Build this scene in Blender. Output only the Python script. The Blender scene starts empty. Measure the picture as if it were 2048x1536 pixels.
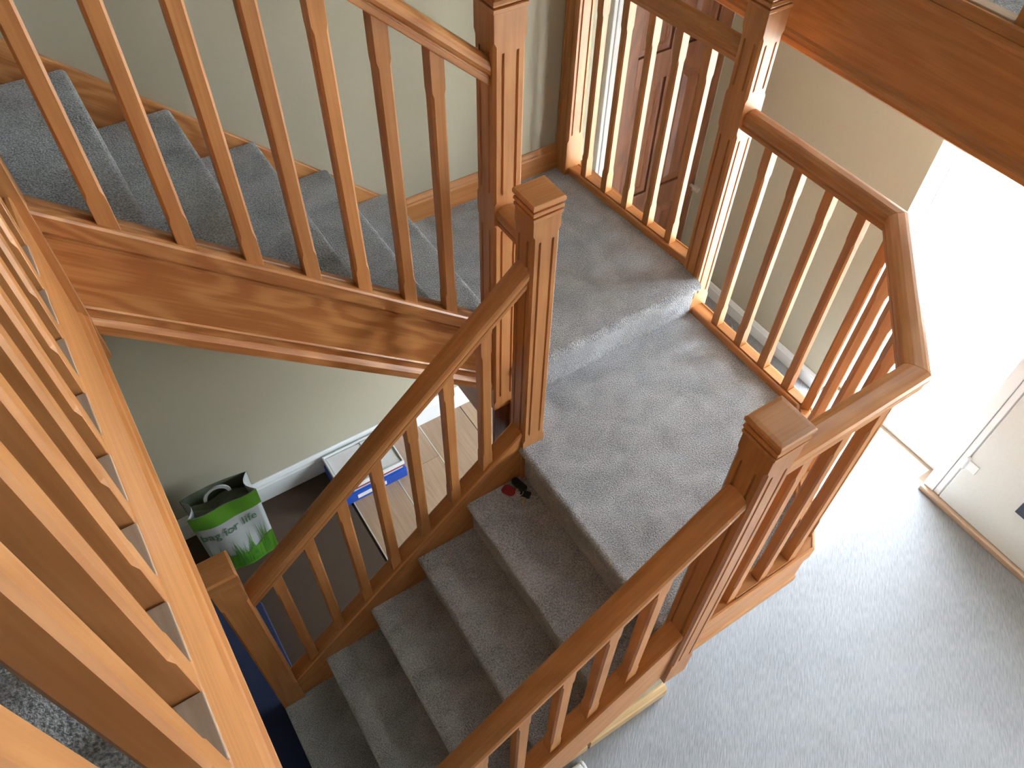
import bpy, math, random
from mathutils import Vector, Matrix
random.seed(7)
SC = bpy.context.scene
COL = SC.collection
G = 1.17                       # ground floor lies 1.17 m below the lower landing; world z = stair z + G

# ------------------------------------------------------------------ camera
cam_d = bpy.data.cameras.new('camera')
cam_d.sensor_width = 36.0
cam_d.lens = 27.9034
cam_d.clip_start = 0.02
cam = bpy.data.objects.new('camera', cam_d)
COL.objects.link(cam)
cam.matrix_world = Matrix(((0.840834, 0.412911, -0.350004, 0.0),
                           (-0.541039, 0.660886, -0.520102, 0.0),
                           (0.016557, 0.626686, 0.779096, 2.34 + G),
                           (0, 0, 0, 1)))
SC.camera = cam

# ------------------------------------------------------------------ world, sun, daylight, exposure
SC.view_settings.view_transform = 'Standard'
SC.view_settings.look = 'None'
SC.view_settings.gamma = 1.0
SC.view_settings.use_curve_mapping = False
SC.view_settings.exposure = 0.68
world = bpy.data.worlds.new('overcast_sky')
SC.world = world
world.use_nodes = True
bg = world.node_tree.nodes['Background']
bg.inputs[0].default_value = (0.82, 0.91, 1.0, 1)
bg.inputs[1].default_value = 29.0

def portal(name, loc, target, sx, sy):
    """guides the sampling of sky light through an opening; gives off no light of its own"""
    l = bpy.data.lights.new(name, 'AREA')
    l.shape = 'RECTANGLE'; l.size = sx; l.size_y = sy; l.cycles.is_portal = True
    o = bpy.data.objects.new(name, l); COL.objects.link(o)
    o.location = loc
    o.rotation_euler = (Vector(target) - Vector(loc)).to_track_quat('-Z', 'Y').to_euler()
    return o
sun_d = bpy.data.lights.new('sun', 'SUN')
sun_d.energy = 50.0; sun_d.angle = math.radians(1.2); sun_d.color = (1.0, 0.97, 0.92)
sun = bpy.data.objects.new('sun', sun_d); COL.objects.link(sun)
sun.rotation_euler = Vector((-1, 0.0, -1.75)).to_track_quat('-Z', 'Y').to_euler()
sun.location = (6, 1, 8)
# daylight entering by the front door glass and by the landing window above it
portal('door_daylight', (3.10, 1.02, 1.05), (0, 1.02, 1.05), 0.76, 2.1)
portal('landing_window_daylight', (3.10, 0.65, 4.19), (0, 0.65, 4.19), 1.1, 0.8)

portal('hall_window_daylight', (3.10, -0.92, 1.77), (0, -0.92, 1.77), 0.95, 1.2)

# ------------------------------------------------------------------ node helpers
def new_mat(name):
    m = bpy.data.materials.new(name); m.use_nodes = True
    nt = m.node_tree
    return m, nt, nt.nodes['Principled BSDF']
def nd(nt, typ, **kw):
    n = nt.nodes.new(typ)
    for k, v in kw.items():
        setattr(n, k, v)
    return n
def lk(nt, a, b): nt.links.new(a, b)
def ramp(nt, stops):
    r = nd(nt, 'ShaderNodeValToRGB')
    els = r.color_ramp.elements
    while len(els) < len(stops): els.new(0.5)
    for e, (p, c) in zip(els, stops):
        e.position = p; e.color = (c[0], c[1], c[2], 1)
    return r
def vmath(nt, op, a=None, b=None, s=None):
    n = nd(nt, 'ShaderNodeVectorMath', operation=op)
    if a is not None:
        if isinstance(a, (tuple, Vector)): n.inputs[0].default_value = a
        else: lk(nt, a, n.inputs[0])
    if b is not None:
        if isinstance(b, (tuple, Vector)): n.inputs[1].default_value = b
        else: lk(nt, b, n.inputs[1])
    if s is not None:
        if isinstance(s, (int, float)): n.inputs['Scale'].default_value = s
        else: lk(nt, s, n.inputs['Scale'])
    return n

def wood(name, axis, dark, light, rough=0.42, coat=0.08, figure=0.3, loop=0.16):
    """varnished timber: fibres stretched along `axis`"""
    m, nt, p = new_mat(name)
    ax = Vector(axis).normalized()
    tc = nd(nt, 'ShaderNodeTexCoord'); oi = nd(nt, 'ShaderNodeObjectInfo')
    off = nd(nt, 'ShaderNodeMath', operation='MULTIPLY'); off.inputs[1].default_value = 23.0
    lk(nt, oi.outputs['Random'], off.inputs[0])
    P = vmath(nt, 'ADD', tc.outputs['Object'], off.outputs[0])
    d = vmath(nt, 'DOT_PRODUCT', P.outputs[0], tuple(ax))
    along = vmath(nt, 'SCALE', tuple(ax), s=d.outputs['Value'])
    def squeeze(k):
        sc = vmath(nt, 'SCALE', along.outputs[0], s=1 - k)
        return vmath(nt, 'SUBTRACT', P.outputs[0], sc.outputs[0])
    n1 = nd(nt, 'ShaderNodeTexNoise'); n1.inputs['Scale'].default_value = 150; n1.inputs['Detail'].default_value = 5
    lk(nt, squeeze(0.03).outputs[0], n1.inputs['Vector'])
    n2 = nd(nt, 'ShaderNodeTexNoise'); n2.inputs['Scale'].default_value = 7; n2.inputs['Detail'].default_value = 1.5
    lk(nt, squeeze(loop).outputs[0], n2.inputs['Vector'])
    mul = nd(nt, 'ShaderNodeMath', operation='MULTIPLY'); mul.inputs[1].default_value = 55
    lk(nt, n2.outputs['Fac'], mul.inputs[0])
    sn = nd(nt, 'ShaderNodeMath', operation='SINE'); lk(nt, mul.outputs[0], sn.inputs[0])
    ma = nd(nt, 'ShaderNodeMath', operation='MULTIPLY_ADD'); ma.inputs[1].default_value = figure * 0.5
    lk(nt, sn.outputs[0], ma.inputs[0]); lk(nt, n1.outputs['Fac'], ma.inputs[2])
    r = ramp(nt, [(0.25, dark), (0.75, light)])
    lk(nt, ma.outputs[0], r.inputs[0])
    hv = nd(nt, 'ShaderNodeHueSaturation')
    mr = nd(nt, 'ShaderNodeMapRange'); mr.inputs['To Min'].default_value = 0.88; mr.inputs['To Max'].default_value = 1.1
    lk(nt, oi.outputs['Random'], mr.inputs['Value']); lk(nt, mr.outputs[0], hv.inputs['Value'])
    lk(nt, r.outputs[0], hv.inputs['Color']); lk(nt, hv.outputs[0], p.inputs['Base Color'])
    p.inputs['Roughness'].default_value = rough
    p.inputs['Coat Weight'].default_value = coat; p.inputs['Coat Roughness'].default_value = 0.3
    bp = nd(nt, 'ShaderNodeBump'); bp.inputs['Strength'].default_value = 0.06; bp.inputs['Distance'].default_value = 0.002
    lk(nt, n1.outputs['Fac'], bp.inputs['Height']); lk(nt, bp.outputs[0], p.inputs['Normal'])
    return m
D_, L_ = (0.46, 0.182, 0.054), (0.565, 0.246, 0.082)
SU = 0.195 / 0.2255          # slope of upper flight
SL = 0.195 / 0.2205          # slope of lower flight
WZ = wood('oak_upright', (0, 0, 1), D_, L_)
WX = wood('oak_along_x', (1, 0, 0), D_, L_)
WY = wood('oak_along_y', (0, 1, 0), D_, L_)
WD = wood('oak_diagonal', (-0.42, -0.405, 0), D_, L_)
WU = wood('oak_upper_slope', (1, 0, -SU), (0.40, 0.142, 0.037), L_, figure=0.55, loop=0.27)
FIL = wood('pale_fillet', (0, 1, 0), (0.46, 0.31, 0.22), (0.56, 0.40, 0.30), rough=0.6, coat=0.0, figure=0.2)
WL = wood('oak_lower_slope', (1, 0, SL), D_, L_)
DK = wood('door_oak', (0, 0, 1), (0.11, 0.036, 0.013), (0.19, 0.066, 0.025), figure=0.3)
PLANK = wood('tan_laminate', (0, 1, 0), (0.34, 0.22, 0.145), (0.45, 0.31, 0.21), rough=0.45, coat=0.0, figure=0.15)

LITW = wood('lit_oak', (1, 0, 0), (0.58, 0.36, 0.17), (0.68, 0.46, 0.25), rough=0.5, coat=0.0)  # oak of the stair skirting, hall light on it put into the colour
def carpet(name, ca, cb, scale=260, bump=0.9, rough=1.0, mott=9, dist=0.006, mottle=0.3, rib=None):
    m, nt, p = new_mat(name)
    tc = nd(nt, 'ShaderNodeTexCoord')
    src = tc.outputs['Object']
    if rib:                                      # loops drawn out along the rib direction
        dt = vmath(nt, 'DOT_PRODUCT', src, rib)
        al = vmath(nt, 'SCALE', rib, s=dt.outputs['Value'])
        sc = vmath(nt, 'SCALE', al.outputs[0], s=0.86)
        src = vmath(nt, 'SUBTRACT', src, sc.outputs[0]).outputs[0]
    n1 = nd(nt, 'ShaderNodeTexNoise'); n1.inputs['Scale'].default_value = scale; n1.inputs['Detail'].default_value = 3
    n2 = nd(nt, 'ShaderNodeTexNoise'); n2.inputs['Scale'].default_value = mott; n2.inputs['Detail'].default_value = 4; n2.inputs['Distortion'].default_value = 0.6
    lk(nt, src, n1.inputs['Vector']); lk(nt, tc.outputs['Object'], n2.inputs['Vector'])
    mx = nd(nt, 'ShaderNodeMix', data_type='FLOAT'); mx.inputs['Factor'].default_value = mottle
    lk(nt, n1.outputs['Fac'], mx.inputs['A']); lk(nt, n2.outputs['Fac'], mx.inputs['B'])
    r = ramp(nt, [(0.32, ca), (0.68, cb)])
    lk(nt, mx.outputs['Result'], r.inputs[0]); lk(nt, r.outputs[0], p.inputs['Base Color'])
    p.inputs['Roughness'].default_value = rough
    p.inputs['Specular IOR Level'].default_value = 0.1
    p.inputs['Sheen Weight'].default_value = 0.25; p.inputs['Sheen Roughness'].default_value = 0.6
    bp = nd(nt, 'ShaderNodeBump'); bp.inputs['Strength'].default_value = bump; bp.inputs['Distance'].default_value = dist
    lk(nt, n1.outputs['Fac'], bp.inputs['Height']); lk(nt, bp.outputs[0], p.inputs['Normal'])
    return m
CARP = carpet('grey_twist_carpet', (0.162, 0.166, 0.178), (0.68, 0.695, 0.735), scale=210, bump=1.0, dist=0.010)
HALLC = carpet('pale_loop_carpet', (0.170, 0.168, 0.182), (0.268, 0.264, 0.283), scale=170, bump=0.5, dist=0.004, mott=4, mottle=0.25, rib=(-0.739, -0.673, 0.0))
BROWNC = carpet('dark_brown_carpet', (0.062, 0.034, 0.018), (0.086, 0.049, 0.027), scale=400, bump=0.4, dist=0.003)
NAVY = carpet('navy_rug_pile', (0.012, 0.022, 0.075), (0.022, 0.036, 0.11), scale=350, bump=0.5, dist=0.004)

def flat(name, col, rough=0.6, metal=0.0, spec=0.5, noise=0.0, scale=30, bump=0.0):
    m, nt, p = new_mat(name)
    p.inputs['Base Color'].default_value = (*col, 1)
    p.inputs['Roughness'].default_value = rough
    p.inputs['Metallic'].default_value = metal
    p.inputs['Specular IOR Level'].default_value = spec
    if noise or bump:
        tc = nd(nt, 'ShaderNodeTexCoord')
        n = nd(nt, 'ShaderNodeTexNoise'); n.inputs['Scale'].default_value = scale; n.inputs['Detail'].default_value = 4
        lk(nt, tc.outputs['Object'], n.inputs['Vector'])
        if noise:
            r = ramp(nt, [(0.3, tuple(c * (1 - noise) for c in col)), (0.7, tuple(min(1, c * (1 + noise)) for c in col))])
            lk(nt, n.outputs['Fac'], r.inputs[0]); lk(nt, r.outputs[0], p.inputs['Base Color'])
        if bump:
            b = nd(nt, 'ShaderNodeBump'); b.inputs['Strength'].default_value = bump; b.inputs['Distance'].default_value = 0.002
            lk(nt, n.outputs['Fac'], b.inputs['Height']); lk(nt, b.outputs[0], p.inputs['Normal'])
    return m
CREAM = flat('cream_emulsion', (0.425, 0.388, 0.298), 0.75, spec=0.3, noise=0.015, scale=60, bump=0.03)
PALE = flat('white_emulsion', (0.74, 0.74, 0.71), 0.7, spec=0.3, noise=0.02, scale=60, bump=0.06)
UNDER = flat('bare_board_underside', (0.30, 0.25, 0.19), 0.9, noise=0.05)
CEIL = flat('ceiling_white', (0.8, 0.8, 0.78), 0.9, noise=0.02)
GLOSSW = flat('white_gloss_paint', (0.78, 0.79, 0.80), 0.3, noise=0.015)
WFRAME = flat('satin_white_frame', (0.52, 0.52, 0.52), 0.5, noise=0.015)
UPVC = flat('white_plastic_frame', (0.85, 0.86, 0.87), 0.25, noise=0.01)
PAVE = flat('pale_paving', (0.62, 0.60, 0.56), 0.85, noise=0.08, scale=8, bump=0.2)
GRIME = flat('joint_dark', (0.10, 0.06, 0.035), 0.8, noise=0.1)
JOINTL = flat('metal_joint_strip', (0.75, 0.70, 0.62), 0.3, metal=0.4, noise=0.03)
STEEL = flat('bright_steel', (0.75, 0.74, 0.72), 0.28, metal=1.0, noise=0.03)
BRASS = flat('brass', (0.72, 0.50, 0.25), 0.3, metal=1.0, noise=0.04)
BLACKP = flat('black_plastic', (0.012, 0.012, 0.014), 0.45, noise=0.1)
REDL = flat('red_leather', (0.26, 0.012, 0.016), 0.5, noise=0.12, scale=80, bump=0.2)
SLATE = flat('slate_grey_metal', (0.10, 0.11, 0.14), 0.35, metal=0.6, noise=0.05)
BLUEF = flat('blue_card', (0.015, 0.075, 0.42), 0.4, noise=0.06)
REDF = flat('red_card', (0.36, 0.015, 0.035), 0.45, noise=0.06)
PAPER = flat('white_paper', (0.78, 0.77, 0.78), 0.6, noise=0.03)
PALEB = flat('pale_blue_card', (0.42, 0.55, 0.68), 0.5, noise=0.05)
BAGW = flat('bag_white_film', (0.36, 0.375, 0.37), 0.4, noise=0.05, scale=12, bump=0.3)
BAGG = flat('bag_green_print', (0.075, 0.215, 0.012), 0.45, noise=0.12, scale=14)
BAGD = flat('bag_grass_print', (0.045, 0.17, 0.012), 0.5, noise=0.2, scale=40)
BAGI = flat('bag_inner_film', (0.16, 0.19, 0.12), 0.6, noise=0.15, scale=10)
TEXTG = flat('dark_green_print', (0.055, 0.14, 0.06), 0.5, noise=0.05)

gl, gnt, gp = new_mat('clear_glass')
gnt.nodes.remove(gp)
gt = nd(gnt, 'ShaderNodeBsdfTransparent'); gt.inputs[0].default_value = (0.96, 0.98, 0.97, 1)
gg = nd(gnt, 'ShaderNodeBsdfGlossy'); gg.inputs['Roughness'].default_value = 0.02
gm = nd(gnt, 'ShaderNodeMixShader')
gm.inputs[0].default_value = 0.05; lk(gnt, gt.outputs[0], gm.inputs[1]); lk(gnt, gg.outputs[0], gm.inputs[2])
lk(gnt, gm.outputs[0], gnt.nodes['Material Output'].inputs[0])
GLASS = gl

# ------------------------------------------------------------------ mesh helpers (all take stair coordinates)
class MB:
    def __init__(s): s.v = []; s.f = []; s.sm = []
    def add(s, vs, fs, smooth=False):
        b = len(s.v); s.v += [tuple(q) for q in vs]
        for f in fs:
            s.f.append(tuple(i + b for i in f)); s.sm.append(smooth)
        return s
    def box(s, x0, x1, y0, y1, z0, z1):
        vs = [(x, y, z) for z in (z0, z1) for y in (y0, y1) for x in (x0, x1)]
        return s.add(vs, [(0, 2, 3, 1), (4, 5, 7, 6), (0, 1, 5, 4), (2, 6, 7, 3), (0, 4, 6, 2), (1, 3, 7, 5)])
    def loft(s, rings, caps=True, closed=True, smooth=False):
        n = len(rings[0]); vs = [q for r in rings for q in r]; fs = []
        for i in range(len(rings) - 1):
            for j in range(n if closed else n - 1):
                k = (j + 1) % n
                fs.append((i * n + j, i * n + k, (i + 1) * n + k, (i + 1) * n + j))
        if caps and closed:
            fs.append(tuple(range(n - 1, -1, -1)))
            fs.append(tuple(range((len(rings) - 1) * n, len(rings) * n)))
        return s.add(vs, fs, smooth)
    def prism_y(s, prof, y0, y1):          # profile in (x, z), extruded along y
        return s.loft([[(x, y0, z) for x, z in prof], [(x, y1, z) for x, z in prof]])
    def prism_x(s, prof, x0, x1):          # profile in (y, z), extruded along x
        return s.loft([[(x0, y, z) for y, z in prof], [(x1, y, z) for y, z in prof]])
    def prism_z(s, poly, z0, z1):
        return s.loft([[(x, y, z0) for x, y in poly], [(x, y, z1) for x, y in poly]])
    def cyl(s, a, b, r, n=12, r2=None):
        a = Vector(a); b = Vector(b); d = (b - a).normalized()
        u = d.orthogonal().normalized(); w = d.cross(u)
        r2 = r if r2 is None else r2
        ring = lambda c, rr: [tuple(c + u * rr * math.cos(2 * math.pi * i / n) + w * rr * math.sin(2 * math.pi * i / n)) for i in range(n)]
        return s.loft([ring(a, r), ring(b, r2)])
    def sweep(s, prof, path, lats):        # profile (lateral, z), path points, lateral 2D vectors
        rings = []
        for p, l in zip(path, lats):
            rings.append([(p[0] + a * l[0], p[1] + a * l[1], p[2] + z) for a, z in prof])
        return s.loft(rings)

def set_props(o, label=None, cat=None, group=None, kind=None):
    if label: o['label'] = label
    if cat: o['category'] = cat
    if group: o['group'] = group
    if kind: o['kind'] = kind
    return o
def root_loc(p):
    L = Vector((0, 0, 0))
    while p is not None:
        L += Vector(p.location); p = p.parent
    return L
def obj(name, mb, mat, parent=None, bevel=0.0, loc=None, seg=2):
    me = bpy.data.meshes.new(name)
    base = root_loc(parent)
    here = base if loc is None else Vector((loc[0], loc[1], loc[2] + G))
    me.from_pydata([(x - here.x, y - here.y, z + G - here.z) for x, y, z in mb.v], [], mb.f)
    me.polygons.foreach_set('use_smooth', mb.sm)
    me.update()
    bmat = mat if isinstance(mat, (list, tuple)) else [mat]
    for q in bmat: me.materials.append(q)
    import bmesh
    bm = bmesh.new(); bm.from_mesh(me); bmesh.ops.recalc_face_normals(bm, faces=bm.faces); bm.to_mesh(me); bm.free()
    o = bpy.data.objects.new(name, me); COL.objects.link(o)
    o.location = here - base
    if parent: o.parent = parent
    if bevel:
        b = o.modifiers.new('edge', 'BEVEL'); b.width = bevel; b.segments = seg; b.limit_method = 'ANGLE'; b.angle_limit = math.radians(40)
        b.harden_normals = False
    return o
def thing(name, loc, label, cat, group=None):
    o = bpy.data.objects.new(name, None); COL.objects.link(o)
    o.empty_display_size = 0.1
    o.location = (loc[0], loc[1], loc[2] + G)
    return set_props(o, label, cat, group)
def struct(name, mb, mat, parent=None, bevel=0.0):
    o = obj(name, mb, mat, parent, bevel)
    if parent is None: o['kind'] = 'structure'
    return o
def dup(o, name=None, parent=None, loc=None, rotz=None):
    c = o.copy(); COL.objects.link(c)
    if name: c.name = name
    if parent: c.parent = parent
    if loc is not None: c.location = loc
    if rotz is not None: c.rotation_euler = (0, 0, rotz)
    return c

# ------------------------------------------------------------------ key dimensions
R = 0.195                      # riser
ZG = -1.17                     # ground floor
ZU = 7 * R                     # upper floor 1.365
XF, GL_ = 0.913, 0.2205        # lower landing nosing, lower going
XU, GU = 0.9895, 0.2255        # first nosing of the upper flight, upper going
XR = 1.905                     # right rail centre
YR = 1.487                     # riser between the landings
YW = 2.385                     # back wall
YL, YN = 1.335, 0.480          # rail centres of the lower flight (left, right)
YM = 1.545                     # rail centre of the upper flight
P1 = (1.905, 0.89); P2 = (1.485, 0.482)
XB = 3.02                      # front wall of the house
NW = 0.0885                    # newel width

# ------------------------------------------------------------------ room shell
fl = struct('floor', MB().box(-2.4, XB + 0.14, -1.6, 2.75, ZG - 0.16, ZG - 0.012), GRIME)
f1 = struct('hall_carpet', MB().prism_z([(-0.2, -1.6), (XB + 0.02, -1.6), (XB + 0.02, 2.62), (1.95, 2.62), (1.95, 1.25), (-0.2, 1.25)], ZG - 0.012, ZG), HALLC, fl)
f1['label'] = 'pale grey loop carpet of the hall'
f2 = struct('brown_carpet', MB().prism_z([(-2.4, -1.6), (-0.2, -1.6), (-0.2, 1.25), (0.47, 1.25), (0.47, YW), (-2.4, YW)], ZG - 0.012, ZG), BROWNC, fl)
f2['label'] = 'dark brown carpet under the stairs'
xs = [0.485, 0.735, 0.99, 1.245, 1.5, 1.755, 1.95]
pl_off = [1.25, 1.55, 1.41]
for i in range(len(xs) - 1):
    cuts = [1.25, (2.14 if i == 1 else 1.62 + 0.17 * (i % 3)), YW]
    for a, b in zip(cuts[:-1], cuts[1:]):
        obj('plank', MB().box(xs[i] + 0.002, xs[i + 1] - 0.002, a + 0.001, b - 0.001, ZG - 0.012, ZG), PLANK, fl, bevel=0.0015)
for x in xs[:3]:
    obj('joint_strip', MB().box(x - 0.003, x + 0.003, 1.25, YW, ZG - 0.012, ZG + 0.001), JOINTL, fl)

struct('wall_back', MB().box(-2.4, 1.865, YW, YW + 0.12, ZG, 3.77), CREAM)
struct('wall_back_hall', MB().box(1.865, 3.3, 2.62, 2.75, ZG, 3.77).box(1.765, 1.865, YW + 0.12, 2.75, ZG, 3.77), CREAM)
# front wall with the glazed door (y 0.60..1.39) and the landing window above
wr = MB()
wr.box(XB, XB + 0.14, 1.385, 2.62, ZG, 3.77)
wr.box(XB, XB + 0.14, 0.60, 1.385, 0.93, 2.62)
wr.box(XB, XB + 0.14, 1.20, 1.385, 2.62, 3.77)
wr.box(XB, XB + 0.14, 0.10, 1.20, 3.42, 3.77)
wr.box(XB, XB + 0.14, 0.10, 0.60, 1.2, 2.62)
struct('wall_right', wr, CREAM)
struct('wall_right_low', MB().box(XB, XB + 0.14, -1.6, 0.60, ZG, 0.0).box(XB, XB + 0.14, -0.45, 0.60, 0.0, 1.2).box(XB, XB + 0.14, -1.6, -1.4, 0.0, 1.2).box(XB, XB + 0.14, -1.6, 0.10, 1.2, 3.77), PALE)
struct('wall_left', MB().box(-2.52, -2.4, -1.6, YW, ZG, 3.77), CREAM)
struct('wall_front', MB().box(-2.52, 3.16, -1.72, -1.6, ZG, 3.77), CREAM)
struct('ceiling', MB().box(-2.52, 3.3, -1.72, 2.75, 3.77, 3.87), CEIL)
struct('sun_block_overhang', MB().box(XB + 0.141, XB + 0.86, -1.72, 2.75, 3.62, 3.72), CEIL)  # unseen slab added to keep the sun out of the landing window
struct('ground_outside', MB().box(XB + 0.141, 14, -9, 12, ZG - 0.2, ZG - 0.03), PAVE)

# upper floors
up = struct('floor_landing', MB().box(-2.4, -0.165, -1.6, YW, 1.07, ZU - 0.014), UNDER)
c = obj('landing_carpet', MB().box(-2.4, -0.165, -1.6, YW, ZU - 0.014, ZU), CARP, up)
gy = struct('floor_gallery', MB().box(2.06, XB, -1.6, 2.62, 1.09, ZU - 0.014), CEIL)
obj('gallery_carpet', MB().box(2.06, XB, -1.6, 2.62, ZU - 0.014, ZU), CARP, gy)

# skirtings
def skirt_prof(t, h):
    return [(0, 0), (t, 0), (t, h * 0.72), (t * 0.75, h * 0.78), (t * 0.75, h * 0.84), (t * 0.45, h * 0.95), (t * 0.2, h), (0, h)]
def skirting_x(name, x0, x1, ywall, z, h, mat, t=0.018, sign=-1):
    return struct(name, MB().prism_x([(ywall + sign * a, z + b) for a, b in skirt_prof(t, h)], x0, x1), mat)
def skirting_y(name, y0, y1, xwall, z, h, mat, t=0.018, sign=-1):
    return struct(name, MB().prism_y([(xwall + sign * a, z + b) for a, b in skirt_prof(t, h)], y0, y1), mat)
skirting_x('baseboard_back', XU + 0.06, 1.83, YW, R, 0.118, WX)
skirting_x('baseboard_back_low', -2.4, 1.865, YW, ZG, 0.155, GLOSSW, t=0.02)
skirting_y('baseboard_right', 1.40, 2.60, XB, ZG, 0.098, GLOSSW)
skirting_y('baseboard_right_low', -1.6, -0.37, XB, ZG, 0.098, WY, t=0.02)
skirting_x('baseboard_stair', 0.80, 1.20, 0.57, ZG, 0.10, LITW, t=0.03)
skirting_x('baseboard_stair_low', 0.0, 0.785, 0.57, ZG, 0.085, LITW, t=0.03)
struct('wall_stair', MB().add([(-0.15, 0.57, ZG), (1.20, 0.57, ZG), (1.20, 0.57, -0.16), (0.92, 0.57, -0.25), (-0.15, 0.57, -1.14),
                              (-0.15, 0.60, ZG), (1.20, 0.60, ZG), (1.20, 0.60, -0.16), (0.92, 0.60, -0.25), (-0.15, 0.60, -1.14)],
                             [(0, 1, 2, 3, 4), (9, 8, 7, 6, 5), (0, 5, 6, 1), (1, 6, 7, 2), (2, 7, 8, 3), (3, 8, 9, 4), (4, 9, 5, 0)]), CREAM)

# ------------------------------------------------------------------ doors and window
d = thing('door_1', (2.65, 2.62, ZG), 'brown six panel oak door in the hall seen through the upper landing balusters', 'door')
d['kind'] = 'structure'
yd = 2.615
leaf = MB()
X0, X1, ZT = 2.305, 2.985, ZG + 1.98
def rail_(z0, z1): leaf.box(X0, X1, yd - 0.022, yd, z0, z1)
for a, b in ((X0, X0 + 0.10), (2.605, 2.705), (X1 - 0.10, X1)): leaf.box(a, b, yd - 0.022, yd, ZG + 0.005, ZT)
for a, b in ((ZG + 0.005, ZG + 0.22), (-0.56, -0.41), (0.28, 0.42), (ZT - 0.11, ZT)): leaf.box(X0 + 0.10, 2.605, yd - 0.022, yd, a, b); leaf.box(2.705, X1 - 0.10, yd - 0.022, yd, a, b)
lf = obj('door_leaf', leaf, DK, d, bevel=0.003)
for xa, xb in ((X0 + 0.10, 2.605), (2.705, X1 - 0.10)):
    for za, zb in ((ZG + 0.22, -0.56), (-0.41, 0.28), (0.42, ZT - 0.11)):
        pm = MB()
        def rr(i, y): return [(xa + i, y, za + i), (xb - i, y, za + i), (xb - i, y, zb - i), (xa + i, y, zb - i)]
        pm.loft([rr(0.0, yd), rr(0.0, yd - 0.006), rr(0.012, yd - 0.004), rr(0.03, yd - 0.004), rr(0.055, yd - 0.016)])
        obj('door_panel', pm, DK, d)
fr = MB()
fr.box(2.215, 2.30, yd - 0.03, yd + 0.004, ZG, ZT + 0.10).box(2.30, 2.99, yd - 0.03, yd + 0.004, ZT + 0.005, ZT + 0.10)
fr.box(2.235, 2.25, yd - 0.036, yd, ZG, ZT + 0.07)
obj('door_frame', fr, WFRAME, d, bevel=0.004)['label'] = 'white painted door frame'
kn = MB().cyl((2.955, yd - 0.02, -0.50), (2.955, yd - 0.055, -0.50), 0.010).cyl((2.955, yd - 0.055, -0.50), (2.955, yd - 0.085, -0.50), 0.024, 16, 0.018)
obj('door_knob', kn, STEEL, d)

d = thing('window_2', (XB + 0.15, 1.02, ZG), 'tall clear side window beside the front door, flooded with daylight', 'window')
d['kind'] = 'structure'
fr = MB()
fr.box(XB + 0.141, XB + 0.20, 1.375, 1.44, ZG, 0.93)
fr.box(XB + 0.141, XB + 0.20, 0.60, 1.375, 0.92, 0.98).box(XB + 0.141, XB + 0.20, 0.60, 1.375, ZG - 0.03, ZG + 0.012).box(XB + 0.141, XB + 0.20, 0.55, 0.66, ZG, 0.92)
fr.box(XB + 0.15, XB + 0.19, 0.661, 0.69, ZG + 0.014, 0.918).box(XB + 0.15, XB + 0.19, 1.345, 1.374, ZG + 0.014, 0.918)
fr.box(XB + 0.15, XB + 0.19, 0.69, 1.345, ZG + 0.014, ZG + 0.05).box(XB + 0.15, XB + 0.19, 0.69, 1.345, 0.87, 0.918)
obj('window_frame', fr, UPVC, d, bevel=0.004)
obj('pane', MB().box(XB + 0.168, XB + 0.172, 0.69, 1.345, ZG + 0.05, 0.87), GLASS, d)
d = thing('door_2', (XB, 0.15, ZG), 'plain white front door with a dark letter plate low down, right of the bright side window', 'door')
d['kind'] = 'structure'
obj('door_frame', MB().box(XB - 0.014, XB + 0.139, 0.588, 0.645, ZG + 0.034, 0.93).box(XB - 0.008, XB - 0.0005, 0.556, 0.587, ZG + 0.034, 0.93).box(XB - 0.014, XB - 0.0005, -0.36, 0.587, 0.87, 0.93), UPVC, d, bevel=0.005)
obj('door_leaf', MB().box(XB - 0.016, XB - 0.0005, -0.32, 0.548, ZG + 0.040, 0.862), PALE, d, bevel=0.004)
hg = MB().cyl((XB - 0.020, 0.552, -0.86), (XB - 0.020, 0.552, -0.78), 0.010).box(XB - 0.021, XB - 0.0165, 0.49, 0.548, -0.85, -0.79)
obj('hinge', hg, UPVC, d, bevel=0.0015)
obj('letter_plate', MB().box(XB - 0.027, XB - 0.0165, 0.0, 0.262, -0.85, -0.775), SLATE, d, bevel=0.003)
obj('threshold', MB().box(XB - 0.035, XB, -0.36, 0.645, ZG, ZG + 0.034), FIL, d, bevel=0.004)['label'] = 'oak threshold strip'

w = thing('window_3', (XB + 0.06, -0.92, 0.0), 'white framed hall window to the right of the front door', 'window')
w['kind'] = 'structure'
wf = MB().box(XB + 0.03, XB + 0.10, -1.4, -0.45, 0.0, 0.05).box(XB + 0.03, XB + 0.10, -1.4, -0.45, 1.15, 1.2)
for a in (-1.4, -0.95, -0.50): wf.box(XB + 0.03, XB + 0.10, a, a + 0.05, 0.05, 1.15)
obj('window_frame', wf, UPVC, w, bevel=0.004)
for a in (-1.35, -0.90): obj('pane', MB().box(XB + 0.06, XB + 0.064, a, a + 0.40, 0.05, 1.15), GLASS, w)
w = thing('window_1', (XB + 0.06, 0.65, 2.62), 'white framed landing window above the gallery, over the front door', 'window')
w['kind'] = 'structure'
wf = MB().box(XB + 0.03, XB + 0.10, 0.10, 1.20, 2.62, 2.67).box(XB + 0.03, XB + 0.10, 0.10, 1.20, 3.37, 3.42)
for a in (0.10, 0.625, 1.15): wf.box(XB + 0.03, XB + 0.10, a, a + 0.05, 2.67, 3.37)
obj('window_frame', wf, UPVC, w, bevel=0.004)
for a in (0.15, 0.675): obj('pane', MB().box(XB + 0.06, XB + 0.064, a, a + 0.475, 2.67, 3.37), GLASS, w)

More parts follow.
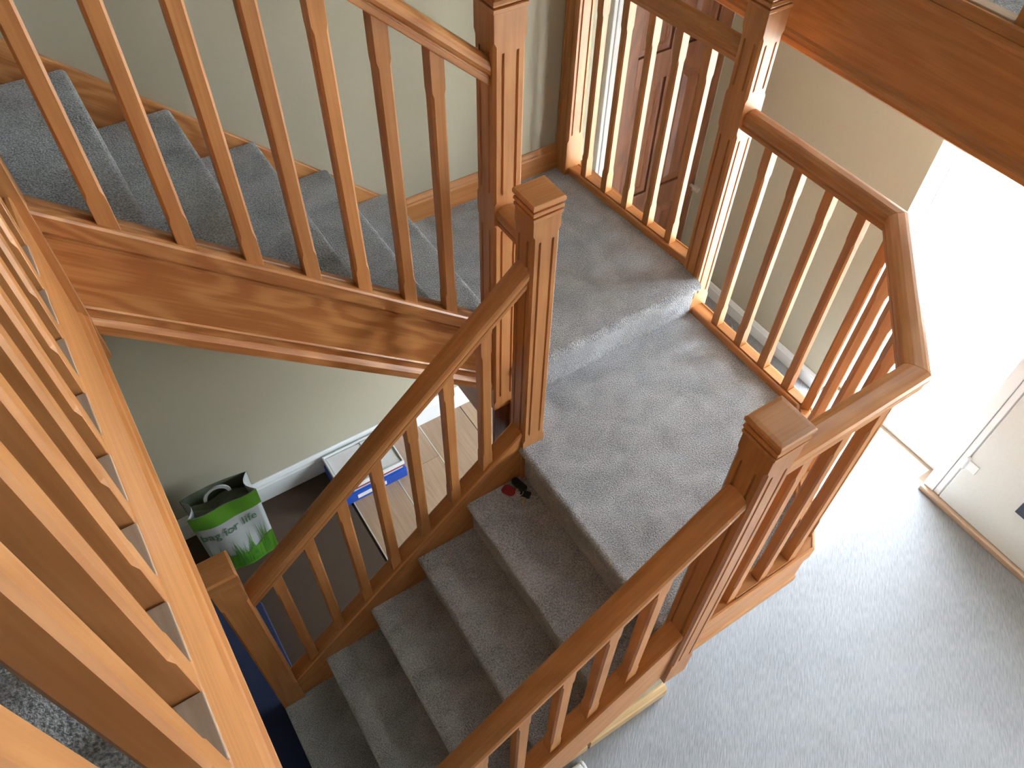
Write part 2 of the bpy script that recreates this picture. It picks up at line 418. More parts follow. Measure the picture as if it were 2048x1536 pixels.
# ------------------------------------------------------------------ timber parts
def newel_ring(h, ch, dep, z, cx, cy):
    pts = []
    gw, gc = 0.0040, 0.0208
    for k in range(4):
        loc = [(-h + max(ch, 0.0008), 0)]
        for c in (-gc, gc):
            loc += [(c - gw, 0), (c - gw * 0.5, dep), (c + gw * 0.5, dep), (c + gw, 0)]
        loc += [(h - max(ch, 0.0008), 0)]
        a = k * math.pi / 2
        ca, sa = math.cos(a), math.sin(a)
        for t, dd in loc:
            lx, ly = t, -h + dd
            pts.append((cx + lx * ca - ly * sa, cy + lx * sa + ly * ca, z))
    return pts
def newel(x, y, z0, z1, label, flute=None, cap=True, w=NW, group=None, plain_cap=False, D=0.0055):
    """square post from z0 to z1 (top of the cap) with stop-chamfered corners and two flutes per face"""
    t = thing('newel_post', (x, y, z0), label, 'newel post', 'newel posts of the staircase')
    h = w / 2
    zc = z1 - (0.057 if cap else 0.0)
    if flute is None: flute = (z0 + 0.16, zc - 0.10)
    rings = [newel_ring(h, 0, 0, z0, x, y)]
    segs = flute if isinstance(flute[0], tuple) else (flute,)
    CH = 0.0075
    for a, b in segs:
        rings += [newel_ring(h, 0, 0, a, x, y), newel_ring(h, CH, 0, a + 0.012, x, y), newel_ring(h, CH, 0, a + 0.030, x, y), newel_ring(h, CH, D, a + 0.036, x, y),
                  newel_ring(h, CH, D, b - 0.036, x, y), newel_ring(h, CH, 0, b - 0.030, x, y), newel_ring(h, CH, 0, b - 0.012, x, y), newel_ring(h, 0, 0, b, x, y)]
    rings.append(newel_ring(h, 0, 0, zc, x, y))
    obj('post', MB().loft(rings), WZ, t)
    if cap:
        sq = lambda s, z: [(x - s, y - s, z), (x + s, y - s, z), (x + s, y + s, z), (x - s, y + s, z)]
        pr = [(h + 0.001, 0), (h + 0.003, 0.002), (h + 0.003, 0.011), (h - 0.005, 0.0125), (h - 0.005, 0.0165), (h + 0.003, 0.018), (h + 0.0045, 0.022),
              (h + 0.003, 0.030), (h - 0.004, 0.032), (h - 0.004, 0.036), (h + 0.0045, 0.038), (h + 0.0065, 0.042), (h + 0.0065, 0.050), (h + 0.0035, 0.0555), (h - 0.006, 0.057)]
        if plain_cap: pr = [(h + 0.004, 0.0), (h + 0.006, 0.004), (h + 0.006, 0.049), (h, 0.057)]
        obj('cap', MB().loft([sq(s, zc + q) for s, q in pr]), WX, t, bevel=0.0008)
    return t
BAL_W = 0.041
_bal = {}
def baluster_mesh(z0, z1, mat, w=BAL_W):
    key = (round(z1 - z0, 3), mat.name, w)
    if key in _bal: return _bal[key]
    h = w / 2; L = z1 - z0
    def ring(ch, z):
        ch = max(ch, 0.0012)
        return [(-h + ch, -h, z), (h - ch, -h, z), (h, -h + ch, z), (h, h - ch, z), (h - ch, h, z), (-h + ch, h, z), (-h, h - ch, z), (-h, -h + ch, z)]
    C = 0.0056
    e0, e1 = 0.105, L - 0.115
    mb = MB().loft([ring(0, 0), ring(0, e0 - 0.008), ring(C, e0 + 0.008), ring(C, e1 - 0.008), ring(0, e1 + 0.008), ring(0, L)])
    me = bpy.data.meshes.new('baluster')
    me.from_pydata(mb.v, [], mb.f); me.materials.append(mat); me.update()
    import bmesh
    bm = bmesh.new(); bm.from_mesh(me); bmesh.ops.recalc_face_normals(bm, faces=bm.faces); bm.to_mesh(me); bm.free()
    _bal[key] = me
    return me
def baluster(x, y, z0, z1, parent, rotz=0.0, w=0.034):
    me = baluster_mesh(z0, z1, WZ, w)
    o = bpy.data.objects.new('baluster', me); COL.objects.link(o)
    o.parent = parent
    o.location = Vector((x, y, z0 + G)) - root_loc(parent)
    o.rotation_euler = (0, 0, rotz)
    return o
HR = [(-0.020, 0.0), (-0.030, -0.006), (-0.034, -0.016), (-0.0345, -0.026), (-0.031, -0.036), (-0.026, -0.039), (-0.026, -0.043), (-0.029, -0.046), (-0.029, -0.060), (-0.027, -0.062),
      (0.027, -0.062), (0.029, -0.060), (0.029, -0.046), (0.026, -0.043), (0.026, -0.039), (0.031, -0.036), (0.0345, -0.026), (0.034, -0.016), (0.030, -0.006), (0.020, 0.0), (0.010, 0.003), (-0.010, 0.003)]
BR = [(-0.031, 0.0), (0.031, 0.0), (0.031, 0.026), (0.028, 0.031), (0.022, 0.032), (0.0215, 0.028), (-0.0215, 0.028), (-0.022, 0.032), (-0.028, 0.031), (-0.031, 0.026)]
def seg_lats(pts):
    """mitred lateral vectors (left of travel) for a polyline in plan"""
    n = []
    for a, b in zip(pts[:-1], pts[1:]):
        dx, dy = b[0] - a[0], b[1] - a[1]; l = math.hypot(dx, dy); n.append(Vector((-dy / l, dx / l)))
    out = [n[0]]
    for u, v in zip(n[:-1], n[1:]):
        m = (u + v).normalized(); out.append(m / m.dot(u))
    out.append(n[-1]); return out

# ------------------------------------------------------------------ landings
def nosing_profile(u0, z, sgn, back, r=0.017, under=0.022, drop=R):
    """carpet-wrapped step in (u, z): nosing at u0 pointing to -sgn, tread running to u0 + sgn*back"""
    pts = []
    for k in range(7):
        a = math.pi * 0.5 + k / 6 * math.pi * 0.95
        pts.append((u0 + sgn * (r + r * math.cos(a)), z - r + r * math.sin(a)))
    pts.append((u0 + sgn * under, z - 2 * r - 0.012))
    pts.append((u0 + sgn * (under + 0.003), z - drop - 0.004))
    pts.append((u0 + sgn * (back), z - min(drop, 0.035)))
    pts.append((u0 + sgn * (back), z))
    return pts
ld = thing('stair_landing', (1.4, 1.0, -0.2), 'lower stair landing with grey carpet, one chamfered corner and oak edge boards', 'landing')
poly = [(XF + 0.05, YN + 0.03), (P2[0] + 0.01, P2[1] + 0.03), (P1[0] - 0.03, P1[1] + 0.012), (XR - 0.03, YR + 0.031), (1.018, YR + 0.031), (1.018, YL + 0.044), (XF + 0.05, YL + 0.044)]
m = MB().prism_z(poly, -0.03, 0.0)
obj('landing_carpet', m, CARP, ld)
obj('landing_nosing', MB().prism_y(nosing_profile(XF, 0.0, 1, 0.05), YN + 0.03, YL - 0.032), CARP, ld)['label'] = 'rounded carpeted front edge above the flight'
obj('landing_base', MB().prism_z([(a, b) for a, b in poly], -0.2, -0.031), UNDER, ld)
obj('edge_board', MB().box(1.0, 1.0175, YL + 0.045, 1.50, -0.20, 0.006), WY, ld, bevel=0.002)
obj('edge_board', MB().box(0.936, 1.017, 1.502, 1.518, -0.34, -0.016), DK, ld, bevel=0.002)  # shade below the newel put into the colour, with the darker door oak
# outside fascia boards F->P1, P1->P2, P2->N
PATH = [(XR, YR + 0.003, 0), (P1[0], P1[1], 0), (P2[0], P2[1], 0), (0.97 + NW / 2, YN, 0)]
lats = seg_lats(PATH)
FAS = [(-0.012, -0.001), (0.031, -0.001), (0.031, -0.030), (0.024, -0.034), (0.024, -0.172), (0.030, -0.178), (0.030, -0.208), (-0.012, -0.208)]
for i in range(3):
    obj('edge_board', MB().sweep(FAS, [PATH[i], PATH[i + 1]], [lats[i], lats[i + 1]]), (WY, WD, WX)[i], ld, bevel=0.0015)
lu = thing('stair_landing', (1.4, 1.9, 0), 'upper stair landing, one grey carpeted step above the lower landing, against the cream back wall', 'landing')
obj('landing_carpet', MB().box(0.955, XR - 0.03, YR + 0.032, YW - 0.001, R - 0.03, R), CARP, lu)
prof = nosing_profile(YR - 0.028, R, 1, 0.06, r=0.024, under=0.026, drop=R)
obj('landing_nosing', MB().loft([[(0.98 + NW / 2, a, b) for a, b in prof], [(XR - 0.045, a, b) for a, b in prof]]), CARP, lu)['label'] = 'rounded carpeted riser and front edge'
obj('landing_base', MB().box(0.96, XR - 0.03, YR + 0.03, YW - 0.001, -0.02, R - 0.031), UNDER, lu)
obj('edge_board', MB().box(0.925, 0.955, YM + 0.03, YW - 0.001, -0.14, R - 0.03), WY, lu, bevel=0.002)
obj('edge_board', MB().box(XR - 0.012, XR + 0.026, YR + 0.09, YW - 0.03, -0.03, R - 0.001), WY, lu, bevel=0.002)

# ------------------------------------------------------------------ lower flight
fl_ = thing('stair_flight', (0.4, 0.9, ZG), 'lower carpeted stair flight descending left from the lower landing between two oak strings', 'stairs')
for k in range(1, 6):
    xn = XF - k * GL_
    s = obj('step', MB().prism_y(nosing_profile(xn, -k * R, 1, GL_ + 0.032, drop=R if k < 5 else R - 0.008), YN + 0.026, YL - 0.03), CARP, fl_)
def string(y0, y1, x0, x1, ztop, zbot, slope, ref, mat, parent, sgn, cap_w=0.0, bead=None):
    """sloped string board; ztop/zbot are offsets from the nosing line z = ref[1] + slope*(x-ref[0])"""
    nl = lambda x: ref[1] + slope * (x - ref[0])
    m = MB()
    m.add([(x, y, nl(x) + o) for y in (y0, y1) for x, o in ((x0, ztop), (x1, ztop), (x1, zbot), (x0, zbot))],
          [(0, 1, 2, 3), (7, 6, 5, 4), (0, 4, 5, 1), (1, 5, 6, 2), (2, 6, 7, 3), (3, 7, 4, 0)])
    o = obj('string', m, mat, parent, bevel=0.003)
    return o, nl
nlL = lambda x: (x - XF) * SL
def clipz(pts): return [(x, max(z, ZG)) for x, z in pts]
for (y0, y1, nm, ztop) in ((YL - 0.030, YL + 0.030, 'left', 0.055), (YN - 0.030, YN + 0.026, 'right', 0.055)):
    xa, xb = -0.145 + NW / 2, (0.97 - NW / 2)
    xc = XF + (ZG + 0.27) / SL
    prof = [(xa, nlL(xa) + ztop), (xb, nlL(xb) + ztop), (xb, nlL(xb) - 0.27), (xc, ZG + 0.001), (xa, ZG + 0.001)]
    obj('string', MB().prism_y(prof, y0, y1), WL, fl_, bevel=0.003)
    capp = [(xa, nlL(xa) + ztop), (xb, nlL(xb) + ztop)]
    m = MB().sweep([(-0.033, -0.004), (0.033, -0.004), (0.033, 0.010), (0.027, 0.016), (-0.027, 0.016), (-0.033, 0.010)],
                   [(xa, (y0 + y1) / 2, nlL(xa) + ztop), (xb, (y0 + y1) / 2, nlL(xb) + ztop)], [(0, 1), (0, 1)])
    obj('string_cap', m, WL, fl_)

# ------------------------------------------------------------------ upper flight
fu = thing('stair_flight', (0.45, 1.95, R), 'upper carpeted stair flight climbing left along the cream back wall', 'stairs')
nlU = lambda x: 2 * R + (XU - x) * SU
for k in range(1, 7):
    xn = XU - (k - 1) * GU
    back = GU + 0.032 if k < 6 else 0.06
    if k == 6: back = max(0.03, xn + 0.165)
    obj('step', MB().prism_y(nosing_profile(xn, (k + 1) * R, -1, back), YM + 0.026, YW - 0.022), CARP, fu)
xa, xb = -0.155 + NW / 2, 0.98 - NW / 2
y0, y1 = YM - 0.026, YM + 0.026
def par(x0, x1, zo0, zo1): return [(x0, nlU(x0) + zo1), (x1, nlU(x1) + zo1), (x1, nlU(x1) + zo0), (x0, nlU(x0) + zo0)]
obj('string', MB().prism_y(par(xa, xb, -0.335, 0.0), y0 + 0.008, y1), WU, fu, bevel=0.002)
def capU(zo, prof, name):
    m = MB().sweep(prof, [(xa, y0, nlU(xa) + zo), (xb, y0, nlU(xb) + zo)], [(0, 1), (0, 1)])
    return obj(name, m, WU, fu)
capU(-0.012, [(-0.008, -0.030), (0.030, -0.030), (0.058, -0.030), (0.058, 0.012), (0.054, 0.018), (0.036, 0.018), (0.034, 0.013), (0.016, 0.013), (0.014, 0.018), (-0.003, 0.018), (-0.008, 0.012)], 'string_cap')
capU(-0.056, [(-0.0005, -0.008), (0.02, -0.008), (0.02, 0.010), (0.003, 0.010), (0.003, 0.003), (-0.0005, 0.0)], 'moulding')
capU(-0.268, [(0.004, -0.007), (0.02, -0.007), (0.02, 0.006), (0.006, 0.006), (0.002, 0.002)], 'moulding')
capU(-0.318, [(-0.008, -0.024), (0.03, -0.024), (0.03, 0.020), (0.006, 0.020), (-0.002, 0.014), (-0.008, 0.006)], 'string_base')
# wall string and soffit
sk = MB().prism_y([(XU + 0.07, R), (XU + 0.07, R + 0.118), (XU - 0.02, R + 0.118 + 0.055), (-0.6, nlU(-0.6) + 0.04), (-0.6, nlU(-0.6) - 0.25), (XU - 0.10, R)], YW - 0.02, YW - 0.001)
obj('wall_string', sk, WU, fu, bevel=0.003)
obj('soffit', MB().prism_y([(-0.16, nlU(-0.16) - 0.335), (0.925, nlU(0.925) - 0.335), (0.925, nlU(0.925) - 0.318), (-0.16, nlU(-0.16) - 0.318)], y1, YW - 0.001), UNDER, fu)

# ------------------------------------------------------------------ edges of the upper floors
EDGE = [(-0.012, -0.001), (0.040, -0.001), (0.044, -0.012), (0.040, -0.026), (0.030, -0.030), (0.030, -0.275), (0.037, -0.282), (0.040, -0.292), (0.046, -0.297), (0.046, -0.315), (0.036, -0.325), (-0.012, -0.325)]
def edge_y(name, x, y0, y1, sgn, label, k=1.0, dz=0.0, flush=False):
    m = MB().sweep([((min(a, 0.030) if flush and b > -0.2 else a), b * k) for a, b in EDGE], [(x, y0, ZU + dz), (x, y1, ZU + dz)], [(sgn, 0), (sgn, 0)])
    o = struct(name, m, WY); o['label'] = label; return o
edge_y('trim_1', -0.156, -1.6, YM - NW / 2 + 0.001, 1, 'oak edge board of the upper landing below the near balustrade', flush=True)
edge_y('trim_2', 2.085, -1.6, 2.60, -1, 'wide oak edge board of the gallery above the hall', 0.93, 0.012)

# ------------------------------------------------------------------ newel posts
newel(1.842, 2.345, 0.0, R + 1.12, 'wall newel where the upper landing rail meets the cream wall end', flute=((R + 0.16, R + 0.90),), w=0.084)
newel(XR, 1.534, -0.06, 1.296, 'tall fluted corner newel between lower and upper landings in front of the gallery edge', flute=((0.075, 0.84), (0.955, 1.17)))
newel(0.98, 1.546, -0.015, 1.524, 'tall fluted newel at the foot of the upper flight, left of the upper landing', flute=((0.02, 0.86), (0.925, 1.40)), w=0.092)
newel(0.968, 1.337, -0.36, 1.078, 'fluted newel with layered square cap at the top of the left lower handrail', flute=((0.03, 0.975),))
newel(0.970, YN, -0.30, 1.078, 'fluted newel with layered square cap at the top of the right lower handrail', flute=((-0.16, 0.975),))
newel(-0.155, 1.546, 0.93, ZU + 1.12, 'landing newel at the head of the upper flight, at the left edge of the picture', flute=((ZU + 0.16, ZU + 1.0),), w=0.092)
newel(-0.145, YL, ZG, 0.150, 'plain bottom newel at the foot of the left lower handrail beside the navy rug', flute=((-0.80, -0.02),), plain_cap=True, D=0.0)
newel(-0.145, YN, ZG, 0.150, 'bottom newel at the foot of the right lower handrail', flute=((-0.80, -0.02),), plain_cap=True, D=0.0)

# ------------------------------------------------------------------ balustrades
HB = 0.915                     # handrail height on landings
def level_balustrade(pts, z, label, xs_, group=None, base=True, mats=None, fillets=False, bw=0.034):
    t = thing('balustrade', (pts[0][0], pts[0][1], z), label, 'balustrade', 'oak balustrades')
    la = seg_lats(pts)
    for i in range(len(pts) - 1):
        mt = mats[i]
        pz = lambda q, h: (q[0], q[1], z + h)
        obj('handrail', MB().sweep(HR, [pz(pts[i], HB), pz(pts[i + 1], HB)], [la[i], la[i + 1]]), mt, t, bevel=0.0015)
        if base: obj('base_rail', MB().sweep(BR, [pz(pts[i], 0), pz(pts[i + 1], 0)], [la[i], la[i + 1]]), mt, t)
    for (x, y, a) in xs_: baluster(x, y, z + (0.026 if base else 0), z + HB - 0.058, t, a, bw)
    if fillets:                                  # strips let into the rail between the feet
        for i in range(len(pts) - 1):
            p0 = Vector(pts[i]); dd = (Vector(pts[i + 1]) - p0); L = dd.length; dd.normalize(); nn = Vector((-dd.y, dd.x))
            on = sorted((Vector((x, y)) - p0).dot(dd) for x, y, a in xs_ if abs((Vector((x, y)) - p0).dot(nn)) < 0.02 and -0.02 < (Vector((x, y)) - p0).dot(dd) < L + 0.02)
            off = (Vector((xs_[0][0], xs_[0][1])) - p0).dot(nn) if len(pts) == 2 else 0.0
            fw = max(0.0168, bw / 2 + 0.0015)
            for sa, sb in zip(on[:-1], on[1:]):
                sa += bw / 2 + 0.0015; sb -= bw / 2 + 0.0015
                if sb - sa < 0.03: continue
                q = [p0 + dd * t_ + nn * (l_ + off) for t_, l_ in ((sa, -fw), (sb, -fw), (sb, fw), (sa, fw))]
                obj('fillet', MB().prism_z([(v.x, v.y) for v in q], z + 0.0285, z + 0.0365), FIL if z > 1 else mats[i], t, bevel=0.0015)
    return t
LX = lambda y: 1.845 + (2.345 - y) / (2.345 - 1.534) * (XR - 0.003 - 1.845)
level_balustrade([(LX(2.303), 2.303), (LX(1.578), 1.578)], R, 'balustrade of five balusters along the upper landing before the brown door',
                 [(LX(y), y, 0) for y in (2.222, 2.092, 1.962, 1.832, 1.702)], mats=[WY], fillets=True)
da = math.atan2(P2[1] - P1[1], P2[0] - P1[0])
dv = Vector((P2[0] - P1[0], P2[1] - P1[1])).normalized()
bal = [(XR, y, 0) for y in (1.372, 1.242, 1.112, 0.985)] + [(P1[0] - 0.008, P1[1] - 0.012, math.radians(22))]
bal += [(P1[0] + dv.x * s, P1[1] + dv.y * s, da) for s in (0.151, 0.284, 0.411, 0.54)]
bal += [(x, YN + 0.002, 0) for x in (1.405, 1.275, 1.145)]
level_balustrade([(XR, 1.534 - NW / 2), P1, P2, (0.97 + NW / 2, YN)], 0.0, 'bay balustrade wrapping the chamfered corner of the lower landing in front of the bright door',
                 bal, mats=[WY, WD, WX], fillets=True)
t = thing('balustrade', (0.975, 1.44, 0.85), 'short level handrail bridging the two central newels', 'balustrade', 'oak balustrades')
obj('handrail', MB().sweep(HR, [(0.975, 1.337 + NW / 2, HB), (0.975, 1.546 - 0.046, HB)], [(-1, 0), (-1, 0)]), WY, t, bevel=0.0015)

def rake_balustrade(x0, x1, y, nl, hoff, foot, xs_, mat, label):
    t = thing('balustrade', ((x0 + x1) / 2, y, nl((x0 + x1) / 2)), label, 'balustrade', 'oak balustrades')
    hz = 1.12
    prof = [(a, b * hz) for a, b in HR]
    obj('handrail', MB().sweep(prof, [(x0, y, nl(x0) + hoff), (x1, y, nl(x1) + hoff)], [(0, 1), (0, 1)]), mat, t, bevel=0.0015)
    for x in xs_: baluster(x, y, nl(x) + foot - 0.02, nl(x) + hoff - 0.055, t, 0.0, 0.038)
    return t
rake_balustrade(-0.155 + 0.046, 0.98 - 0.046, YM, nlU, 0.915, 0.0, [0.008 + 0.1315 * k for k in range(7)], WU, 'raking balustrade of the upper flight beside the back wall')
rake_balustrade(-0.145 + NW / 2, 0.97 - NW / 2, YL, nlL, 0.838, 0.068, [0.792 - 0.1325 * k for k in range(7)], WL, 'raking balustrade on the left of the lower flight above the bag and files')
rake_balustrade(-0.145 + NW / 2, 0.97 - NW / 2, YN, nlL, 0.838, 0.068, [0.765 - 0.129 * k for k in range(7)], WL, 'raking balustrade on the right of the lower flight over the pale hall carpet')
level_balustrade([(-0.156, 1.546 - 0.046), (-0.156, -1.55)], ZU, 'near balustrade of the upper landing running along the left of the picture',
                 [(-0.147, 1.358 - 0.1288 * k, 0) for k in range(22)], mats=[WY], fillets=True, bw=0.040)
level_balustrade([(2.078, 2.60), (2.078, -1.55)], ZU + 0.012, 'gallery balustrade above the wide oak edge board at the top right',
                 [(2.078, 0.905 + 0.185 * k, 0) for k in range(-13, 9)], mats=[WY], fillets=True)

# ------------------------------------------------------------------ things on the floors
rg = obj('rug', MB().prism_z([(-1.0, 0.9), (-0.10, 0.9), (-0.105, 1.86), (-0.16, 1.95), (-1.0, 1.95)], ZG, ZG + 0.014), NAVY, None, bevel=0.005, loc=(-0.5, 1.4, ZG))
set_props(rg, 'navy blue rug on the dark floor beside the bottom newel', 'rug')

# bag for life
bg_ = thing('shopping_bag', (-0.07, 2.2, ZG), 'white and green plastic shopping bag with grass print standing against the wall', 'bag')
BX0, BX1, BZ0, BZ1 = -0.225, 0.085, ZG + 0.004, -0.735
def bagf(u, v, off=0.0):
    """front sheet: u 0..1 across, v 0..1 up"""
    x = BX0 + 0.012 + (BX1 - BX0 - 0.024) * u + (-0.012 * (1 - u) + 0.012 * u) * v
    z = BZ0 + (BZ1 - BZ0) * v - 0.012 * math.sin(math.pi * u) * v * v
    y = 2.085 + 0.075 * v - 0.022 * math.sin(math.pi * u) * math.sin(math.pi * min(1, v * 0.9 + 0.05)) + 0.006 * math.sin(9 * u + 3 * v)
    return (x, y - off, z)
def bagb(u, v):
    x = BX0 + 0.012 + (BX1 - BX0 - 0.024) * u + (-0.012 * (1 - u) + 0.012 * u) * v
    z = BZ0 + (BZ1 - BZ0) * v + 0.004 * math.sin(5 * u)
    return (x, 2.305 - 0.035 * v + 0.012 * math.sin(math.pi * u) * v, z)
NU, NV = 14, 16
def grid_uv(fn, u0, u1, v0, v1, nu, nv):
    vs = [fn(u0 + (u1 - u0) * i / nu, v0 + (v1 - v0) * j / nv) for j in range(nv + 1) for i in range(nu + 1)]
    fs = [(j * (nu + 1) + i, j * (nu + 1) + i + 1, (j + 1) * (nu + 1) + i + 1, (j + 1) * (nu + 1) + i) for j in range(nv) for i in range(nu)]
    return vs, fs
m = MB()
for fn in (bagf, bagb):
    vs, fs = grid_uv(fn, 0, 1, 0, 1, NU, NV); m.add(vs, fs, True)
for u in (0, 1):                                   # gusseted sides
    def side(s, v, u=u):
        a = Vector(bagf(u, v)); b = Vector(bagb(u, v)); q = a.lerp(b, s)
        q.x += (1 if u == 0 else -1) * 0.035 * math.sin(math.pi * s) * v
        return tuple(q)
    vs, fs = grid_uv(side, 0, 1, 0, 1, 6, NV); m.add(vs, fs, True)
vs, fs = grid_uv(lambda a, b: tuple(Vector(bagf(a, 0)).lerp(Vector(bagb(a, 0)), b)), 0, 1, 0, 1, 6, 4); m.add(vs, fs)
body = obj('bag_body', m, BAGW, bg_)
so = body.modifiers.new('film', 'SOLIDIFY'); so.thickness = 0.0012
vs, fs = grid_uv(lambda u, v: bagf(u, v, 0.0022), -0.005, 1.005, 0.80, 1.0, 14, 5)
obj('green_band', MB().add(vs, fs, True), BAGG, bg_)['label'] = 'green printed band along the rim'
vs, fs = grid_uv(lambda u, v: tuple(Vector(bagb(u, v)) + Vector((0, -0.003, 0))), 0, 1, 0.72, 1.0, 10, 5)
obj('back_band', MB().add(vs, fs, True), BAGI, bg_)
# grass print
m = MB()
for i in range(46):
    u = 0.02 + 0.96 * random.random(); hh = 0.24 + 0.32 * random.random() + 0.10 * (u > 0.75) - 0.1 * abs(u - 0.35)
    lean = random.uniform(-0.05, 0.05); wd = random.uniform(0.012, 0.026)
    n = 6; L = []; Rr = []
    for j in range(n + 1):
        s = j / n; cc = u + lean * s * s
        L.append(bagf(min(0.995, max(0.005, cc - wd * (1 - s))), 0.03 + hh * s, 0.003 + 0.0003 * (i % 4))); Rr.append(bagf(min(0.995, max(0.005, cc + wd * (1 - s))), 0.03 + hh * s, 0.003 + 0.0003 * (i % 4)))
    m.add(L + Rr, [(j, j + 1, n + 2 + j, n + 1 + j) for j in range(n)])
obj('grass_print', m, BAGD, bg_)['kind'] = 'stuff'
vs, fs = grid_uv(lambda u, v: bagf(u, v * (0.20 + 0.05 * math.sin(7 * u) + 0.12 * u), 0.0028), 0.0, 1.0, 0.0, 1.0, 16, 5)
obj('green_base', MB().add(vs, fs, True), BAGG, bg_)['label'] = 'solid green print at the foot of the bag'
# lettering laid on the front sheet
cu = bpy.data.curves.new('lettering', 'FONT'); cu.body = 'bag for life'; cu.size = 1.0; cu.resolution_u = 2
tmp = bpy.data.objects.new('lettering_source', cu); COL.objects.link(tmp)
dg = bpy.context.evaluated_depsgraph_get()
tm = bpy.data.meshes.new_from_object(tmp.evaluated_get(dg))
bpy.data.objects.remove(tmp); bpy.data.curves.remove(cu)
xsx = [v.co.x for v in tm.vertices]; x0_, x1_ = min(xsx), max(xsx)
tv = []
for v in tm.vertices:
    q = (v.co.x - x0_) / (x1_ - x0_)
    uu = 0.03 + 0.84 * q
    tv.append(bagf(uu, 0.615 + 0.035 * q + v.co.y * 0.15, 0.004))
m = MB().add(tv, [tuple(p.vertices) for p in tm.polygons])
obj('lettering', m, TEXTG, bg_)['label'] = "dark green words 'bag for life'"
bpy.data.meshes.remove(tm)
# loop handle standing above the rim
hm = MB(); rings = []
for i in range(15):
    a = math.pi * i / 14
    c_ = Vector((-0.07 + 0.055 * math.cos(a), 2.225, BZ1 - 0.02 + 0.062 * math.sin(a)))
    o_ = Vector((math.cos(a), 0, math.sin(a)))
    rings.append([tuple(c_ + o_ * 0.008 + Vector((0, -0.004, 0))), tuple(c_ + o_ * 0.008 + Vector((0, 0.004, 0))), tuple(c_ - o_ * 0.008 + Vector((0, 0.004, 0))), tuple(c_ - o_ * 0.008 + Vector((0, -0.004, 0)))])
obj('handle', hm.loft(rings), BAGW, bg_)
# crumpled contents seen in the mouth of the bag
m = MB(); vs = []; fs = []
for j in range(9):
    for i in range(13):
        u, v = i / 12, j / 8
        x = -0.20 + 0.26 * u; y = 2.165 + 0.095 * v
        vs.append((x, y, BZ1 - 0.075 + 0.016 * math.sin(9 * u + 2 * v) + 0.012 * math.sin(13 * v + 4 * u)))
fs = [(j * 13 + i, j * 13 + i + 1, (j + 1) * 13 + i + 1, (j + 1) * 13 + i) for j in range(8) for i in range(12)]
obj('lining', m.add(vs, fs, True), BAGI, bg_)

# stack of files by the skirting
FX0, FX1, FY0, FY1 = 0.437, 0.792, 2.118, 2.358
t = thing('box_file', (0.615, 2.24, ZG), 'blue box file with white spine labels, bottom of the stack by the white skirting', 'file', None)
obj('file_body', MB().box(FX0, FX1, FY0, FY1, ZG, ZG + 0.072), BLUEF, t, bevel=0.006)
obj('spine_label', MB().box(FX0 + 0.075, FX0 + 0.155, FY0 - 0.0015, FY0 + 0.002, ZG + 0.022, ZG + 0.052), PAPER, t)
obj('spine_label', MB().box(FX0 + 0.19, FX0 + 0.235, FY0 - 0.0015, FY0 + 0.002, ZG + 0.022, ZG + 0.052), PAPER, t)
t = thing('folder', (0.6, 2.24, ZG + 0.072), 'slim pale blue folder lying on the blue box file', 'file')
obj('cover', MB().box(FX0 + 0.004, FX1 - 0.012, FY0 + 0.006, FY1 - 0.004, ZG + 0.0725, ZG + 0.079), BLUEF, t, bevel=0.001)
obj('papers', MB().box(FX0 + 0.010, FX1 - 0.018, FY0 + 0.009, FY1 - 0.01, ZG + 0.079, ZG + 0.094), PALEB, t, bevel=0.001)
obj('cover', MB().box(FX0 + 0.004, FX1 - 0.012, FY0 + 0.006, FY1 - 0.004, ZG + 0.094, ZG + 0.097), PALEB, t, bevel=0.001)
t = obj('document_wallet', MB().box(FX0 + 0.004, FX1 - 0.010, FY0 + 0.004, FY1, ZG + 0.0975, ZG + 0.114), REDF, None, bevel=0.003, loc=(0.6, 2.24, ZG + 0.0975))
set_props(t, 'thin red document wallet between pale blue folder and white tray', 'file')
t = thing('tray', (0.6, 2.24, ZG + 0.1145), 'shallow white plastic tray with papers on top of the red wallet', 'tray')
zt = ZG + 0.1145
obj('tray_base', MB().box(FX0 + 0.004, FX1 - 0.008, FY0 + 0.002, FY1, zt, zt + 0.008), PAPER, t)
rm = MB().box(FX0 + 0.004, FX1 - 0.008, FY0 + 0.002, FY0 + 0.010, zt + 0.008, zt + 0.028).box(FX0 + 0.004, FX1 - 0.008, FY1 - 0.008, FY1, zt + 0.008, zt + 0.028)
rm.box(FX0 + 0.004, FX0 + 0.012, FY0 + 0.010, FY1 - 0.008, zt + 0.008, zt + 0.028).box(FX1 - 0.016, FX1 - 0.008, FY0 + 0.010, FY1 - 0.008, zt + 0.008, zt + 0.028)
obj('tray_rim', rm, GLOSSW, t, bevel=0.002)
obj('papers', MB().box(FX0 + 0.02, FX0 + 0.20, FY0 + 0.016, FY1 - 0.014, zt + 0.008, zt + 0.016), PAPER, t)
obj('papers', MB().box(FX0 + 0.206, FX1 - 0.024, FY0 + 0.016, FY1 - 0.014, zt + 0.008, zt + 0.020), PAPER, t)

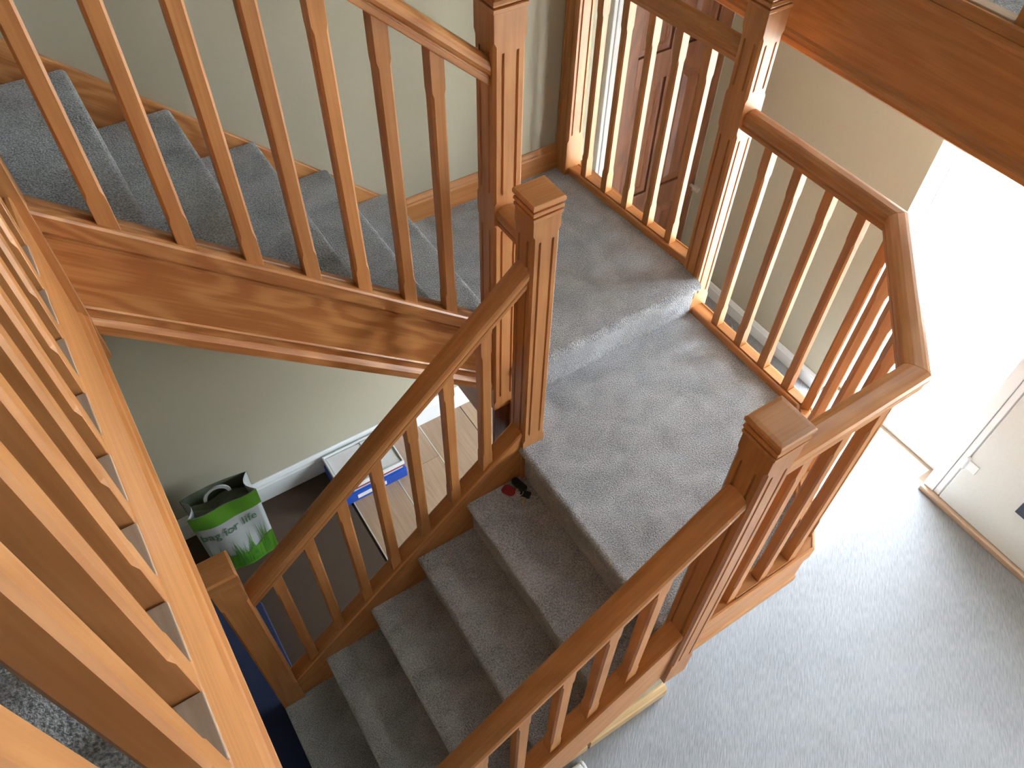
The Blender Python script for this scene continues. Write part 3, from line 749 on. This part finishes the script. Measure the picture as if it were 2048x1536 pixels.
# keys on the first tread below the landing
kx, ky, kz = 0.885, 1.245, -R
k = thing('key_bunch', (kx, ky, kz), 'bunch of keys with red fob and black car key on the carpeted tread', 'keys')
def rot(a, b, cx, cy, an, sc=1.0): return (cx + sc * (a * math.cos(an) - b * math.sin(an)), cy + sc * (a * math.sin(an) + b * math.cos(an)))
pr = [(-0.026, -0.012), (-0.018, -0.019), (0.012, -0.021), (0.022, -0.012), (0.024, 0.010), (0.014, 0.019), (-0.016, 0.018), (-0.026, 0.010)]
pr2 = [(-0.034, -0.012), (-0.028, -0.017), (0.028, -0.015), (0.036, -0.008), (0.036, 0.008), (0.028, 0.015), (-0.028, 0.017), (-0.034, 0.012)]
obj('fob', MB().prism_z([rot(a, b, 0.852, 1.272, 2.1, 1.05) for a, b in pr], kz + 0.001, kz + 0.010), REDL, k, bevel=0.004)
obj('car_key', MB().prism_z([rot(a, b, 0.897, 1.268, 1.75, 0.95) for a, b in pr2], kz + 0.003, kz + 0.019), BLACKP, k, bevel=0.004)
obj('key_head', MB().prism_z([rot(a * 0.55, b * 0.8, 0.897, 1.224, 2.2) for a, b in pr2], kz + 0.002, kz + 0.011), BLACKP, k, bevel=0.002)
rn = MB(); N = 18; vs = []
for i in range(N):
    a = 2 * math.pi * i / N
    for j in range(6):
        b = 2 * math.pi * j / 6
        rr_ = 0.014 + 0.0013 * math.cos(b)
        vs.append((0.880 + rr_ * math.cos(a), 1.240 + rr_ * math.sin(a), kz + 0.014 + 0.0013 * math.sin(b)))
fs = [(i * 6 + j, ((i + 1) % N) * 6 + j, ((i + 1) % N) * 6 + (j + 1) % 6, i * 6 + (j + 1) % 6) for i in range(N) for j in range(6)]
obj('key_ring', rn.add(vs, fs, True), STEEL, k)
def key_blade(cx, cy, an, mat):
    pr3 = [(0, -0.0035), (0.006, -0.0035), (0.008, -0.002), (0.012, -0.0035), (0.015, -0.002), (0.019, -0.0035), (0.024, -0.001), (0.026, 0.0), (0.024, 0.0035), (0, 0.0035)]
    obj('key_blade', MB().prism_z([rot(a, b, cx, cy, an, 1.2) for a, b in pr3], kz + 0.004, kz + 0.0065), mat, k)
key_blade(0.903, 1.212, -0.76, STEEL)
key_blade(0.886, 1.216, -2.4, BRASS)

# white tube lying on the hall floor by the stair skirting
m = MB().cyl((0.45, 0.495, ZG + 0.022), (0.727, 0.495, ZG + 0.022), 0.020, 20).cyl((0.727, 0.495, ZG + 0.022), (0.74, 0.495, ZG + 0.022), 0.022, 20)
t = obj('tube', m, GLOSSW, None, bevel=0.003, loc=(0.6, 0.495, ZG))
set_props(t, 'white plastic tube lying on the hall carpet by the stair skirting', 'tube')
